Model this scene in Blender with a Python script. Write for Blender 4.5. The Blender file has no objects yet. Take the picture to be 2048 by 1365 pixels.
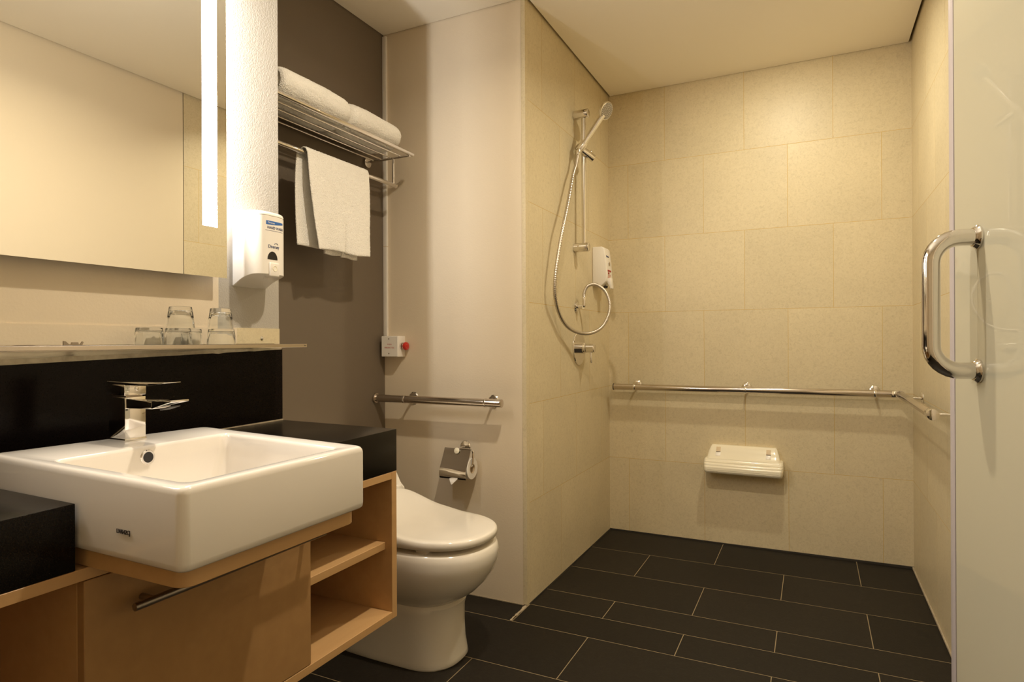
import bpy, bmesh, math, random
from mathutils import Vector, Matrix, noise
random.seed(7)
S = bpy.context.scene
COL = S.collection
PI = math.pi

# ------------------------------------------------------------------ materials
def new_mat(name):
    m = bpy.data.materials.new(name); m.use_nodes = True
    nt = m.node_tree; b = nt.nodes['Principled BSDF']
    return m, nt, b

def setp(b, **k):
    for n, v in k.items():
        n = n.replace('_', ' ')
        if n in b.inputs:
            b.inputs[n].default_value = v

def simple(name, col, rough=.5, metal=0, spec=.5, coat=0, bump=0, bscale=60, detail=2, var=0, vscale=6):
    m, nt, b = new_mat(name)
    setp(b, Base_Color=(*col, 1), Roughness=rough, Metallic=metal, Specular_IOR_Level=spec, Coat_Weight=coat, Coat_Roughness=.05)
    tc = nt.nodes.new('ShaderNodeTexCoord')
    if bump:
        n = nt.nodes.new('ShaderNodeTexNoise'); n.inputs['Scale'].default_value = bscale; n.inputs['Detail'].default_value = detail
        bp = nt.nodes.new('ShaderNodeBump'); bp.inputs['Strength'].default_value = bump; bp.inputs['Distance'].default_value = .003
        nt.links.new(tc.outputs['Object'], n.inputs['Vector']); nt.links.new(n.outputs['Fac'], bp.inputs['Height'])
        nt.links.new(bp.outputs['Normal'], b.inputs['Normal'])
    if var:
        n = nt.nodes.new('ShaderNodeTexNoise'); n.inputs['Scale'].default_value = vscale; n.inputs['Detail'].default_value = 5
        r = nt.nodes.new('ShaderNodeMapRange'); r.inputs['From Min'].default_value = .3; r.inputs['From Max'].default_value = .7
        r.inputs['To Min'].default_value = 1 - var; r.inputs['To Max'].default_value = 1 + var
        mx = nt.nodes.new('ShaderNodeVectorMath'); mx.operation = 'SCALE'; mx.inputs[0].default_value = col
        nt.links.new(tc.outputs['Object'], n.inputs['Vector']); nt.links.new(n.outputs['Fac'], r.inputs['Value'])
        nt.links.new(r.outputs['Result'], mx.inputs['Scale']); nt.links.new(mx.outputs['Vector'], b.inputs['Base Color'])
    return m

def tile_mat(name, c1, c2, c3, rough, scale=28, island=.08, bump=.05):
    """mottled stone-look tile; every tile differs a little"""
    m, nt, b = new_mat(name); L = nt.links
    tc = nt.nodes.new('ShaderNodeTexCoord'); geo = nt.nodes.new('ShaderNodeNewGeometry')
    off = nt.nodes.new('ShaderNodeVectorMath'); off.operation = 'MULTIPLY_ADD'
    comb = nt.nodes.new('ShaderNodeCombineXYZ')
    for i in range(3): L.new(geo.outputs['Random Per Island'], comb.inputs[i])
    L.new(comb.outputs[0], off.inputs[0]); off.inputs[1].default_value = (17, 9, 13); L.new(tc.outputs['Object'], off.inputs[2])
    n = nt.nodes.new('ShaderNodeTexNoise'); n.inputs['Scale'].default_value = scale; n.inputs['Detail'].default_value = 7; n.inputs['Roughness'].default_value = .72
    n.inputs['Distortion'].default_value = 1.2
    n2 = nt.nodes.new('ShaderNodeTexNoise'); n2.inputs['Scale'].default_value = 3; n2.inputs['Detail'].default_value = 3
    L.new(off.outputs[0], n.inputs['Vector']); L.new(off.outputs[0], n2.inputs['Vector'])
    r = nt.nodes.new('ShaderNodeValToRGB'); e = r.color_ramp.elements
    e[0].position = .30; e[0].color = (*c1, 1); e[1].position = .72; e[1].color = (*c3, 1)
    x = e.new(.50); x.color = (*c2, 1)
    L.new(n.outputs['Fac'], r.inputs['Fac'])
    mr = nt.nodes.new('ShaderNodeMapRange'); mr.inputs['To Min'].default_value = 1 - island; mr.inputs['To Max'].default_value = 1 + island
    L.new(geo.outputs['Random Per Island'], mr.inputs['Value'])
    mr2 = nt.nodes.new('ShaderNodeMapRange'); mr2.inputs['From Min'].default_value = .3; mr2.inputs['From Max'].default_value = .7
    mr2.inputs['To Min'].default_value = .95; mr2.inputs['To Max'].default_value = 1.05
    L.new(n2.outputs['Fac'], mr2.inputs['Value'])
    mu = nt.nodes.new('ShaderNodeMath'); mu.operation = 'MULTIPLY'; L.new(mr.outputs[0], mu.inputs[0]); L.new(mr2.outputs[0], mu.inputs[1])
    sc = nt.nodes.new('ShaderNodeVectorMath'); sc.operation = 'SCALE'; L.new(r.outputs['Color'], sc.inputs[0]); L.new(mu.outputs[0], sc.inputs['Scale'])
    L.new(sc.outputs[0], b.inputs['Base Color'])
    bp = nt.nodes.new('ShaderNodeBump'); bp.inputs['Strength'].default_value = bump; bp.inputs['Distance'].default_value = .002
    L.new(n.outputs['Fac'], bp.inputs['Height']); L.new(bp.outputs['Normal'], b.inputs['Normal'])
    setp(b, Roughness=rough, Specular_IOR_Level=.4 if rough < .5 else .25)
    return m

def wood_mat(name, c1, c2, axis=1):
    m, nt, b = new_mat(name); L = nt.links
    tc = nt.nodes.new('ShaderNodeTexCoord'); mp = nt.nodes.new('ShaderNodeMapping')
    sc = [22, 22, 22]; sc[axis] = 1.6; mp.inputs['Scale'].default_value = sc
    n = nt.nodes.new('ShaderNodeTexNoise'); n.inputs['Scale'].default_value = 1.6; n.inputs['Detail'].default_value = 5; n.inputs['Distortion'].default_value = .1
    r = nt.nodes.new('ShaderNodeValToRGB'); e = r.color_ramp.elements
    e[0].position = .3; e[0].color = (*c1, 1); e[1].position = .7; e[1].color = (*c2, 1)
    L.new(tc.outputs['Object'], mp.inputs['Vector']); L.new(mp.outputs[0], n.inputs['Vector']); L.new(n.outputs['Fac'], r.inputs['Fac'])
    L.new(r.outputs[0], b.inputs['Base Color']); setp(b, Roughness=.42, Specular_IOR_Level=.4)
    return m

def terry_mat():
    m, nt, b = new_mat('terry_cloth'); L = nt.links
    setp(b, Base_Color=(.96, .93, .87, 1), Roughness=1, Specular_IOR_Level=.1, Sheen_Weight=.35, Sheen_Roughness=.6)
    tc = nt.nodes.new('ShaderNodeTexCoord')
    n = nt.nodes.new('ShaderNodeTexNoise'); n.inputs['Scale'].default_value = 360; n.inputs['Detail'].default_value = 3
    v = nt.nodes.new('ShaderNodeTexVoronoi'); v.inputs['Scale'].default_value = 300
    ad = nt.nodes.new('ShaderNodeMath'); ad.operation = 'SUBTRACT'
    L.new(tc.outputs['Object'], n.inputs['Vector']); L.new(tc.outputs['Object'], v.inputs['Vector'])
    L.new(n.outputs['Fac'], ad.inputs[0]); L.new(v.outputs['Distance'], ad.inputs[1])
    bp = nt.nodes.new('ShaderNodeBump'); bp.inputs['Strength'].default_value = .7; bp.inputs['Distance'].default_value = .0028
    L.new(ad.outputs[0], bp.inputs['Height']); L.new(bp.outputs['Normal'], b.inputs['Normal'])
    return m

def glass_mat(name, col=(1, 1, 1), rough=0, ior=1.5):
    m, nt, b = new_mat(name)
    setp(b, Base_Color=(*col, 1), Roughness=rough, Transmission_Weight=1, IOR=ior)
    return m

def emit_mat(name, col, s):
    m, nt, b = new_mat(name)
    setp(b, Base_Color=(.9, .9, .9, 1), Emission_Color=(*col, 1), Emission_Strength=s)
    return m

def frosted_mat():
    m = bpy.data.materials.new('frosted_glass'); m.use_nodes = True; nt = m.node_tree; nt.nodes.clear(); L = nt.links
    out = nt.nodes.new('ShaderNodeOutputMaterial')
    d = nt.nodes.new('ShaderNodeBsdfDiffuse'); d.inputs[0].default_value = (.86, .80, .60, 1)
    t = nt.nodes.new('ShaderNodeBsdfTranslucent'); t.inputs[0].default_value = (.90, .85, .62, 1)
    mx = nt.nodes.new('ShaderNodeMixShader'); mx.inputs[0].default_value = .52
    g = nt.nodes.new('ShaderNodeBsdfGlossy'); g.inputs[0].default_value = (1, 1, 1, 1); g.inputs['Roughness'].default_value = .015
    fr = nt.nodes.new('ShaderNodeFresnel'); fr.inputs[0].default_value = 1.6
    mx2 = nt.nodes.new('ShaderNodeMixShader')
    L.new(d.outputs[0], mx.inputs[1]); L.new(t.outputs[0], mx.inputs[2]); L.new(fr.outputs[0], mx2.inputs[0])
    L.new(mx.outputs[0], mx2.inputs[1]); L.new(g.outputs[0], mx2.inputs[2]); L.new(mx2.outputs[0], out.inputs[0])
    return m

M = {}
M['tile'] = tile_mat('beige_wall_tile', (.55, .465, .30), (.655, .56, .375), (.69, .60, .41), .42, scale=75, island=.018)
M['grout'] = simple('wall_grout', (.60, .43, .17), .9)
M['grout_floor'] = simple('floor_grout', (.30, .23, .13), .9)
M['floor'] = tile_mat('dark_slate_tile', (.0085, .0062, .0042), (.0115, .0088, .0058), (.018, .014, .0095), .55, scale=60, island=.22, bump=.2)
M['paint'] = simple('cream_wall_paint', (.74, .635, .485), .75, bump=.12, bscale=160, detail=4, var=.02, vscale=2)
M['paint_r'] = simple('pale_wall_paint', (.72, .62, .45), .7, bump=.05, bscale=160)
M['grey'] = simple('grey_wall_paint', (.152, .118, .082), .6, bump=.12, bscale=160, detail=4)
M['paper'] = simple('white_vinyl_wallcovering', (.43, .40, .355), .6, bump=.4, bscale=260, detail=3)
M['ceil'] = simple('ceiling_paint', (.93, .87, .75), .85)
M['dark'] = simple('dark_gap', (.10, .06, .035), .9)
M['granite'] = simple('black_granite', (.006, .004, .0035), .16, spec=.10, var=.5, vscale=500)
M['granite_top'] = simple('honed_black_granite', (.007, .0055, .004), .26, spec=.18, var=.5, vscale=500)
M['maple'] = wood_mat('maple_veneer', (.50, .30, .13), (.55, .335, .15), 1)
M['maple_v'] = wood_mat('maple_veneer_door', (.34, .19, .075), (.375, .215, .085), 0)
M['ceramic'] = simple('white_ceramic', (.77, .725, .67), .10, spec=.5, coat=.4)
M['toilet'] = simple('vitreous_china', (.83, .78, .70), .12, spec=.5, coat=.4)
M['plastic'] = simple('white_plastic', (.84, .80, .74), .28)
M['seatpl'] = simple('ivory_plastic', (.86, .80, .64), .16, coat=.5)
M['ivory_dk'] = simple('ivory_insert', (.66, .52, .34), .5)
M['chrome'] = simple('chrome', (.80, .77, .73), .07, metal=1)
M['steel'] = simple('polished_steel', (.62, .56, .50), .16, metal=1)
M['brushed'] = simple('brushed_steel', (.34, .29, .24), .33, metal=1)
M['hose'] = simple('metal_hose', (.60, .55, .49), .32, metal=1)
M['black'] = simple('black_plastic', (.012, .010, .010), .3)
M['rubber'] = simple('dark_rubber', (.03, .025, .02), .6)
M['red'] = simple('red_plastic', (.55, .02, .012), .3, coat=.3)
M['redink'] = simple('red_ink', (.45, .06, .04), .6)
M['blue'] = simple('blue_ink', (.03, .13, .42), .5)
M['navy'] = simple('navy_ink', (.03, .05, .16), .5)
M['ink'] = simple('dark_ink', (.04, .03, .025), .6)
M['white'] = simple('white_ink', (.8, .8, .8), .5)
M['terry'] = terry_mat()
M['tissue'] = simple('tissue_paper', (.80, .76, .70), .95)
M['mirror'] = simple('mirror_silver', (.88, .87, .83), .003, metal=1)
M['mirrorback'] = simple('mirror_backing', (.25, .24, .22), .6)
M['glass'] = glass_mat('clear_glass', (.97, .98, .97))
M['shelfglass'] = glass_mat('shelf_glass', (.90, .93, .86), .03)
M['frost'] = frosted_mat()
M['seal'] = simple('clear_seal_strip', (.42, .37, .36), .35)
M['caulk'] = simple('old_caulk', (.40, .33, .23), .85, bump=.4, bscale=90, var=.15, vscale=60)
M['ledglass'] = emit_mat('led_strip', (1, .97, .96), 9)
M['ledlens'] = emit_mat('downlight_lens', (1, .80, .55), 12)
M['ledglow'] = emit_mat('led_backlight', (.90, .95, 1), 3)

# ------------------------------------------------------------------ geometry
class MB:
    def __init__(s): s.bm = bmesh.new()
    def _merge(s, b2, mi=0):
        me = bpy.data.meshes.new('tmp'); b2.to_mesh(me); b2.free()
        n0 = len(s.bm.faces); s.bm.from_mesh(me); bpy.data.meshes.remove(me)
        s.bm.faces.ensure_lookup_table()
        for f in s.bm.faces[n0:]: f.material_index = mi
        return s
    def box(s, x0, x1, y0, y1, z0, z1, bev=0, seg=2, mi=0, mat=None):
        b = bmesh.new(); bmesh.ops.create_cube(b, size=1)
        for v in b.verts:
            v.co = Vector(((x0 + x1) / 2 + v.co.x * (x1 - x0), (y0 + y1) / 2 + v.co.y * (y1 - y0), (z0 + z1) / 2 + v.co.z * (z1 - z0)))
        if bev: bmesh.ops.bevel(b, geom=b.edges[:], offset=bev, segments=seg, profile=.5, affect='EDGES')
        if mat is not None: bmesh.ops.transform(b, matrix=mat, verts=b.verts)
        return s._merge(b, mi)
    def hexa(s, pts, bev=0, seg=2, mi=0):
        """8 corners: bottom 4 then top 4, same winding"""
        b = bmesh.new(); v = [b.verts.new(p) for p in pts]
        for f in ((3, 2, 1, 0), (4, 5, 6, 7), (0, 1, 5, 4), (1, 2, 6, 5), (2, 3, 7, 6), (3, 0, 4, 7)): b.faces.new([v[i] for i in f])
        bmesh.ops.recalc_face_normals(b, faces=b.faces)
        if bev: bmesh.ops.bevel(b, geom=b.edges[:], offset=bev, segments=seg, profile=.5, affect='EDGES')
        return s._merge(b, mi)
    def prism(s, poly, z0, z1, bev=0, seg=2, frame=None, mi=0, zf=None):
        """poly in local xy, extruded along local z; frame maps local to world"""
        b = bmesh.new(); n = len(poly)
        lo = [b.verts.new((p[0], p[1], z0)) for p in poly]; hi = [b.verts.new((p[0], p[1], zf(p) if zf else z1)) for p in poly]
        b.faces.new(lo[::-1]); b.faces.new(hi)
        for i in range(n): b.faces.new((lo[i], lo[(i + 1) % n], hi[(i + 1) % n], hi[i]))
        bmesh.ops.recalc_face_normals(b, faces=b.faces)
        if bev:
            bmesh.ops.bevel(b, geom=[e for e in b.edges if abs(e.verts[0].co.z - e.verts[1].co.z) < 1e-3 or not zf], offset=bev, segments=seg, profile=.5, affect='EDGES')
        if frame is not None: bmesh.ops.transform(b, matrix=frame, verts=b.verts)
        return s._merge(b, mi)
    def loft(s, rings, cap0=True, cap1=True, closed=True, mi=0):
        b = bmesh.new(); R = [[b.verts.new(p) for p in r] for r in rings]
        n = len(R[0])
        for a, c in zip(R[:-1], R[1:]):
            for i in range(n if closed else n - 1):
                j = (i + 1) % n
                b.faces.new((a[i], a[j], c[j], c[i]))
        if cap0: b.faces.new(R[0][::-1])
        if cap1: b.faces.new(R[-1])
        bmesh.ops.recalc_face_normals(b, faces=b.faces)
        return s._merge(b, mi)
    def tube(s, pts, r, seg=14, cap=True, mi=0, smooth=0):
        P = [Vector(p) for p in pts]
        if smooth: P = catmull(P, smooth)
        rr = r if isinstance(r, (list, tuple)) else [r] * len(P)
        if len(rr) != len(P): rr = [rr[0] + (rr[-1] - rr[0]) * i / (len(P) - 1) for i in range(len(P))]
        rings = []; up = None
        for i, p in enumerate(P):
            t = (P[min(i + 1, len(P) - 1)] - P[max(i - 1, 0)]).normalized()
            if up is None:
                up = Vector((0, 0, 1)) if abs(t.z) < .9 else Vector((1, 0, 0))
            a = (up - t * up.dot(t)).normalized(); bb = t.cross(a); up = a
            rings.append([p + rr[i] * (math.cos(2 * PI * k / seg) * a + math.sin(2 * PI * k / seg) * bb) for k in range(seg)])
        return s.loft(rings, cap, cap, mi=mi)
    def cyl(s, p0, p1, r, r1=None, seg=28, bev=0, mi=0):
        """cylinder with softly bevelled ends"""
        p0, p1 = Vector(p0), Vector(p1); d = (p1 - p0); L = d.length; d.normalize(); r1 = r if r1 is None else r1
        if bev:
            prof = [(0, r - bev), (bev * .3, r - bev * .3), (bev, r), (L - bev, r1), (L - bev * .3, r1 - bev * .3), (L, r1 - bev)]
        else: prof = [(0, r), (L, r1)]
        return s.lathe(prof, p0, d, seg, mi)
    def lathe(s, prof, o, d, seg=32, mi=0, caps=True):
        """prof: (distance along d, radius)"""
        o, d = Vector(o), Vector(d).normalized()
        a = d.orthogonal().normalized(); bb = d.cross(a)
        rings = [[o + d * h + max(r, 1e-5) * (math.cos(2 * PI * k / seg) * a + math.sin(2 * PI * k / seg) * bb) for k in range(seg)] for h, r in prof]
        return s.loft(rings, caps, caps, mi=mi)
    def obj(s, name, mats, parent=None, smooth=35, origin=None):
        if not isinstance(mats, (list, tuple)): mats = [mats]
        me = bpy.data.meshes.new(name)
        root = parent
        off = Vector((0, 0, 0))
        while root is not None:
            off += root.location; root = root.parent
        if origin is not None: off = off + Vector(origin) - off if parent is None else off
        bmesh.ops.translate(s.bm, verts=s.bm.verts, vec=-off)
        bmesh.ops.remove_doubles(s.bm, verts=s.bm.verts, dist=1e-6)
        s.bm.to_mesh(me); s.bm.free()
        for m in mats: me.materials.append(M[m] if isinstance(m, str) else m)
        for p in me.polygons: p.use_smooth = smooth > 0
        if smooth > 0: me.set_sharp_from_angle(angle=math.radians(smooth))
        o = bpy.data.objects.new(name, me); COL.objects.link(o)
        if parent is not None: o.parent = parent
        elif origin is not None: o.location = origin
        return o

def catmull(P, n):
    Q = [P[0] * 2 - P[1]] + P + [P[-1] * 2 - P[-2]]; out = []
    for i in range(1, len(Q) - 2):
        a, b, c, d = Q[i - 1:i + 3]
        for k in range(n):
            t = k / n
            out.append(.5 * ((2 * b) + (c - a) * t + (2 * a - 5 * b + 4 * c - d) * t * t + (3 * b - a - 3 * c + d) * t ** 3))
    out.append(P[-1].copy()); return out

def tag(o, label=None, cat=None, group=None, kind=None):
    if label: o['label'] = label
    if cat: o['category'] = cat
    if group: o['group'] = group
    if kind: o['kind'] = kind
    return o
def thing(name, label, cat, loc, group=None):
    o = bpy.data.objects.new(name, None); o.empty_display_size = .05; COL.objects.link(o); o.location = loc
    return tag(o, label, cat, group)
def struct(o, label, cat):
    return tag(o, label, cat, None, 'structure')

def frame(o, x, y, z=None):
    o, x, y = Vector(o), Vector(x).normalized(), Vector(y)
    y = (y - x * y.dot(x)).normalized(); z = x.cross(y)
    m = Matrix.Identity(4)
    for i, v in enumerate((x, y, z)):
        for j in range(3): m[j][i] = v[j]
    for j in range(3): m[j][3] = o[j]
    return m

def text_mesh(name, txt, size, fr, mat, parent, depth=.0004, bend=None, align='LEFT', xs=1):
    cu = bpy.data.curves.new(name, 'FONT'); cu.body = txt; cu.size = size; cu.extrude = depth / 2; cu.align_x = align; cu.resolution_u = 3
    t = bpy.data.objects.new(name + '_src', cu); COL.objects.link(t)
    dg = bpy.context.evaluated_depsgraph_get(); me = bpy.data.meshes.new_from_object(t.evaluated_get(dg))
    bpy.data.objects.remove(t); bpy.data.curves.remove(cu)
    off = Vector((0, 0, 0)); r = parent
    while r is not None: off += r.location; r = r.parent
    for v in me.vertices:
        p = Vector((v.co.x * xs, v.co.y, v.co.z))
        v.co = (bend(p) if bend else fr @ p) - off
    me.materials.clear(); me.materials.append(M[mat])
    o = bpy.data.objects.new(name, me); COL.objects.link(o); o.parent = parent
    return o

# ------------------------------------------------------------------ room dimensions (metres)
PL = -1.019     # shower left wall face
QT = 2.2296     # wall behind the toilet
PG = -1.7097    # grey alcove wall
QB = 3.3395     # shower back wall
PR = .4106      # right wall
ZC = 2.406      # ceiling
PW = -1.3755    # vanity wall face
QE = 1.3058     # end of the vanity wall
QN = -1.30      # wall behind the camera
H = 1.0475

def tiled(name, mk, origin, ex, ey, W, Hh, rows, cols_of, gap, thick, mats, label, cat, extra=None):
    """one mesh: grout bed + every tile; rows = list of y edges, cols_of(i) -> x edges"""
    mb = MB()
    n = Vector(ex).cross(Vector(ey))
    fr = frame(origin, ex, ey)
    mb.box(0, W, 0, Hh, -thick * 3, -gap * .08, mat=fr, mi=1)
    for i in range(len(rows) - 1):
        y0, y1 = rows[i], rows[i + 1]
        xs = [x for x in cols_of(i) if 0.012 < x < W - .012]; xs = [0] + sorted(xs) + [W]
        for a, b in zip(xs[:-1], xs[1:]):
            ga = gap / 2 if a > 0 else 0; gb = gap / 2 if b < W else 0
            g0 = gap / 2 if i > 0 else 0; g1 = gap / 2 if i < len(rows) - 2 else 0
            bb = bmesh.new(); bmesh.ops.create_cube(bb, size=1)
            for v in bb.verts:
                v.co = Vector(((a + ga + b - gb) / 2 + v.co.x * (b - gb - a - ga), (y0 + g0 + y1 - g1) / 2 + v.co.y * (y1 - g1 - y0 - g0), -thick / 2 + v.co.z * thick))
            bmesh.ops.delete(bb, geom=[f for f in bb.faces if f.normal.z < -.9], context='FACES')
            bmesh.ops.transform(bb, matrix=fr, verts=bb.verts)
            mb._merge(bb, 0)
    if extra: extra(mb)
    o = mb.obj(name, mats, smooth=0)
    return struct(o, label, cat)

# floor: 600 x 300 slabs, half offset; a cut course at the shower threshold
frows = [QN, -1.215, -.915, -.615, -.315, -.015, .285, .585, .885, 1.185, 1.485, 1.785, 2.085, 2.251, 2.42, 2.714, 3.013, QB]
X0 = PG - .02
def fcols(i):
    base = -.418 if (len(frows) - 2 - i) % 2 == 0 else -.12
    return [base + .599 * k - X0 for k in range(-4, 4)]
def fedge(mb):
    pass
tiled('floor', None, (X0, QN, 0), (1, 0, 0), (0, 1, 0), PR + .06 - X0, QB - QN, [r - QN for r in frows], fcols, .0028, .008, ['floor', 'grout_floor'],
      'dark slate tiled floor running from the toilet into the shower', 'floor')

WT = .0022
def wall_rows(h): return [0, .403, .798, 1.203, 1.606, 2.013, h]
# shower back wall
tiled('wall_shower_back', None, (PL - .05, QB, .006), (1, 0, 0), (0, 0, 1), PR + .05 - PL + .05, 2.48, [max(0, r - .006) if r else 0 for r in wall_rows(2.486)],
      lambda i: [(.291 if i % 2 == 0 else .091) - .4 * k - (PL - .05) for k in range(-1, 5)], WT, .006, ['tile', 'grout'],
      'beige tiled back wall of the shower', 'wall')
# shower left wall (with the tile edge that shows beside the toilet wall)
def edge(mb):
    mb.box(PL - .0170, PL + .0002, QT - .0012, QT + .026, .004, 2.45, mi=0)
tiled('wall_shower_left', None, (PL, QT + .0, .004), (0, 1, 0), (0, 0, 1), QB - QT, 2.48, [max(0, r - .004) if r else 0 for r in wall_rows(2.484)],
      lambda i: [.026] + [(2.599 if i % 2 == 0 else 2.399) - QT + .4 * k for k in range(-1, 3)], WT, .006, ['tile', 'grout'],
      'beige tiled left wall of the shower', 'wall', extra=edge)
# right wall: tiled in the shower, painted towards the door
tiled('wall_right', None, (PR, QB, .004), (0, -1, 0), (0, 0, 1), QB - QT - .03, 2.48, [max(0, r - .004) if r else 0 for r in wall_rows(2.484)],
      lambda i: [QB - ((3.15 if i % 2 == 0 else 2.95) - .4 * k) for k in range(0, 4)], WT, .006, ['tile', 'grout'],
      'beige tiled right wall inside the shower', 'wall')
o = MB().box(PR + .002, PR + .1, QN - .1, QT + .028, 0, 2.5).obj('wall_right_painted', 'paint_r', smooth=0)
struct(o, 'cream painted right wall seen in the mirror', 'wall')
o = MB().box(PG - .1, PL - .0165, QT, QT + .2, -.01, 2.5).obj('wall_toilet', 'paint', smooth=0)
struct(o, 'cream painted wall behind the emergency button and paper holder', 'wall')
o = MB().box(PG - .1, PG, QE - .1, QT, -.01, 2.5).obj('wall_alcove', 'grey', smooth=0)
struct(o, 'dark grey wall behind the towel rack', 'wall')
# vanity wall with the shallow tile band above the backsplash
mb = MB()
mb.box(PG - .1, PW, 1.106, QE, -.01, 2.5, mi=0)
mb.box(PG - .1, PW, QN - .1, 1.106, -.01, 2.5, mi=1)
o = mb.obj('wall_left', ['paper', 'paint'], smooth=0)
struct(o, 'off-white textured wall carrying the mirror', 'wall')
mb = MB()
mb.box(PW, PW + .0025, 1.16, QE, 1.018, 1.0865, mi=0)
mb.box(PW, PW + .0025, QN, 1.16, 1.018, 1.0865, mi=1)
o = mb.obj('trim_1', ['tile', 'paint'], smooth=0); struct(o, 'narrow beige tile band under the mirror', 'trim')
o = MB().box(PG, PR + .1, QN - .1, QN, -.01, 2.5).obj('wall_front', 'paint_r', smooth=0)
struct(o, 'painted wall facing the shower', 'wall')
# ceiling plate with a shadow gap, roof slab above
mb = MB()
mb.prism([(PG + .004, QN), (PR - .012, QN), (PR - .012, QB - .004), (PL + .012, QB - .004), (PL + .012, QT - .004), (PG + .004, QT - .004)], ZC, ZC + .02)
mb.box(PG - .1, PR + .1, QN - .1, QB + .1, 2.46, 2.52, mi=1)
o = mb.obj('ceiling', ['ceil', 'dark'], smooth=0); struct(o, 'cream plastered ceiling with a thin shadow gap', 'ceiling')
# dark caulk line at the foot of the shower walls
mb = MB()
mb.hexa([(PL, QB - .0035, 0), (PR, QB - .0035, 0), (PR, QB, 0), (PL, QB, 0), (PL, QB - .0035, .002), (PR, QB - .0035, .011), (PR, QB, .011), (PL, QB, .002)])
mb.box(PL, PL + .003, QT + .02, QB, 0, .004)
o = mb.obj('trim_2', 'rubber', smooth=0); struct(o, 'dark joint along the foot of the shower walls', 'trim')
# worn grout threshold running out from the wall corner
mb = MB()
pts = []
for k in range(26):
    q = QT + .02 - k * .0066; w = .0065 + .0035 * noise.noise(Vector((q * 60, 3, 0))) - .004 * k / 25
    pts.append((q, w, -1.024 + .004 * noise.noise(Vector((q * 30, 9, 0)))))
poly = [(c + w, q) for q, w, c in pts] + [(c - w, q) for q, w, c in pts[::-1]]
mb.prism(poly, 0, .0018)
mb.box(PG + .02, PL - .02, QT - .0025, QT, 0, .003)
mb.box(PR - .007, PR, QT, QB - .004, 0, .012, bev=.003)
o = mb.obj('trim_3', 'caulk', smooth=0); struct(o, 'worn tan grout lines at the wall corner and right wall foot', 'trim')

# ------------------------------------------------------------------ lights
def downlight(name, x, y, watt, label, col=(1, .80, .55), spread=160, r=.03, tilt=0):
    t = thing(name, label, 'ceiling light', (x, y, ZC), 'recessed ceiling downlights')
    MB().lathe([(0, r + .012), (.004, r + .012), (.006, r + .008), (.006, r), (.0, r)], (x, y, ZC), (0, 0, -1), 40, caps=False).obj('trim_ring', 'plastic', t)
    MB().cyl((x, y, ZC), (x, y, ZC - .003), r).obj('lens', 'ledlens', t)
    l = bpy.data.lights.new(name + '_lamp', 'AREA'); l.shape = 'DISK'; l.size = r * 2; l.energy = watt; l.color = col; l.spread = math.radians(spread)
    lo = bpy.data.objects.new(name + '_lamp', l); COL.objects.link(lo); lo.parent = t; lo.location = (0, 0, -.008 - r * math.sin(tilt)); lo.rotation_euler = (tilt, 0, 0)
    return t
downlight('ceiling_downlight', -.48, 1.32, 17, 'round recessed downlight over the floor beside the vanity', col=(1, .86, .66))
downlight('ceiling_downlight', -.12, 2.57, 9, 'round recessed downlight over the shower', col=(1, .90, .68), tilt=.24)

# ------------------------------------------------------------------ mirror
MX = -1.335; MQ0, MQ1, MZ0, MZ1 = .36, 1.0985, 1.2105, 2.15
t = thing('wall_mirror', 'large frameless backlit mirror above the black backsplash', 'mirror', (PW, (MQ0 + MQ1) / 2, MZ0))
LS = [(.390, .4305), (1.0285, 1.0695)]; LZ0, LZ1 = 1.3345, 2.03
# pane with two clear slots
mb = MB()
for a, b_, c, d in ((MQ0, LS[0][0], MZ0, MZ1), (LS[0][1], LS[1][0], MZ0, MZ1), (LS[1][1], MQ1, MZ0, MZ1)) + tuple((x0, x1, z0, z1) for x0, x1 in LS for z0, z1 in ((MZ0, LZ0), (LZ1, MZ1))):
    mb.box(MX - .004, MX, a, b_, c, d)
mb.obj('mirror_pane', 'mirror', t, smooth=0)
mb = MB(); mb.box(PW + .001, MX - .004, MQ0 + .085, MQ1 - .085, MZ0 + .05, MZ1 - .05)
mb.obj('backing_box', 'mirrorback', t, smooth=0)
for x0, x1 in LS:
    MB().box(MX - .0035, MX - .0012, x0, x1, LZ0, LZ1).obj('light_strip', 'ledglass', t, smooth=0)
    l = bpy.data.lights.new('mirror_strip_lamp', 'AREA'); l.shape = 'RECTANGLE'; l.size = x1 - x0; l.size_y = LZ1 - LZ0; l.energy = 10.5; l.color = (1, .93, .82)
    lo = bpy.data.objects.new('mirror_strip_lamp', l); COL.objects.link(lo); lo.parent = t
    lo.location = Vector((MX + .0015, (x0 + x1) / 2, (LZ0 + LZ1) / 2)) - t.location; lo.rotation_euler = (PI / 2, 0, -PI / 2)
    lo.visible_camera = True
for y in (MQ0 + .073, MQ1 - .073):
    MB().box(PW + .008, MX - .010, y - .003, y + .003, MZ0 + .10, MZ1 - .10).obj('backlight_strip', 'ledglow', t, smooth=0)

for y, sgn in ((MQ0 + .068, -1), (MQ1 - .068, 1)):
    l = bpy.data.lights.new('mirror_edge_lamp', 'AREA'); l.shape = 'RECTANGLE'; l.size = .012; l.size_y = MZ1 - MZ0 - .28; l.energy = 6; l.color = (1, .98, .95)
    lo = bpy.data.objects.new('mirror_edge_lamp', l); COL.objects.link(lo); lo.parent = t
    lo.location = Vector((MX - .0127, y, (MZ0 + MZ1) / 2 + .05)) - t.location; lo.rotation_euler = (PI / 2, 0, 0 if sgn > 0 else PI)

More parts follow.
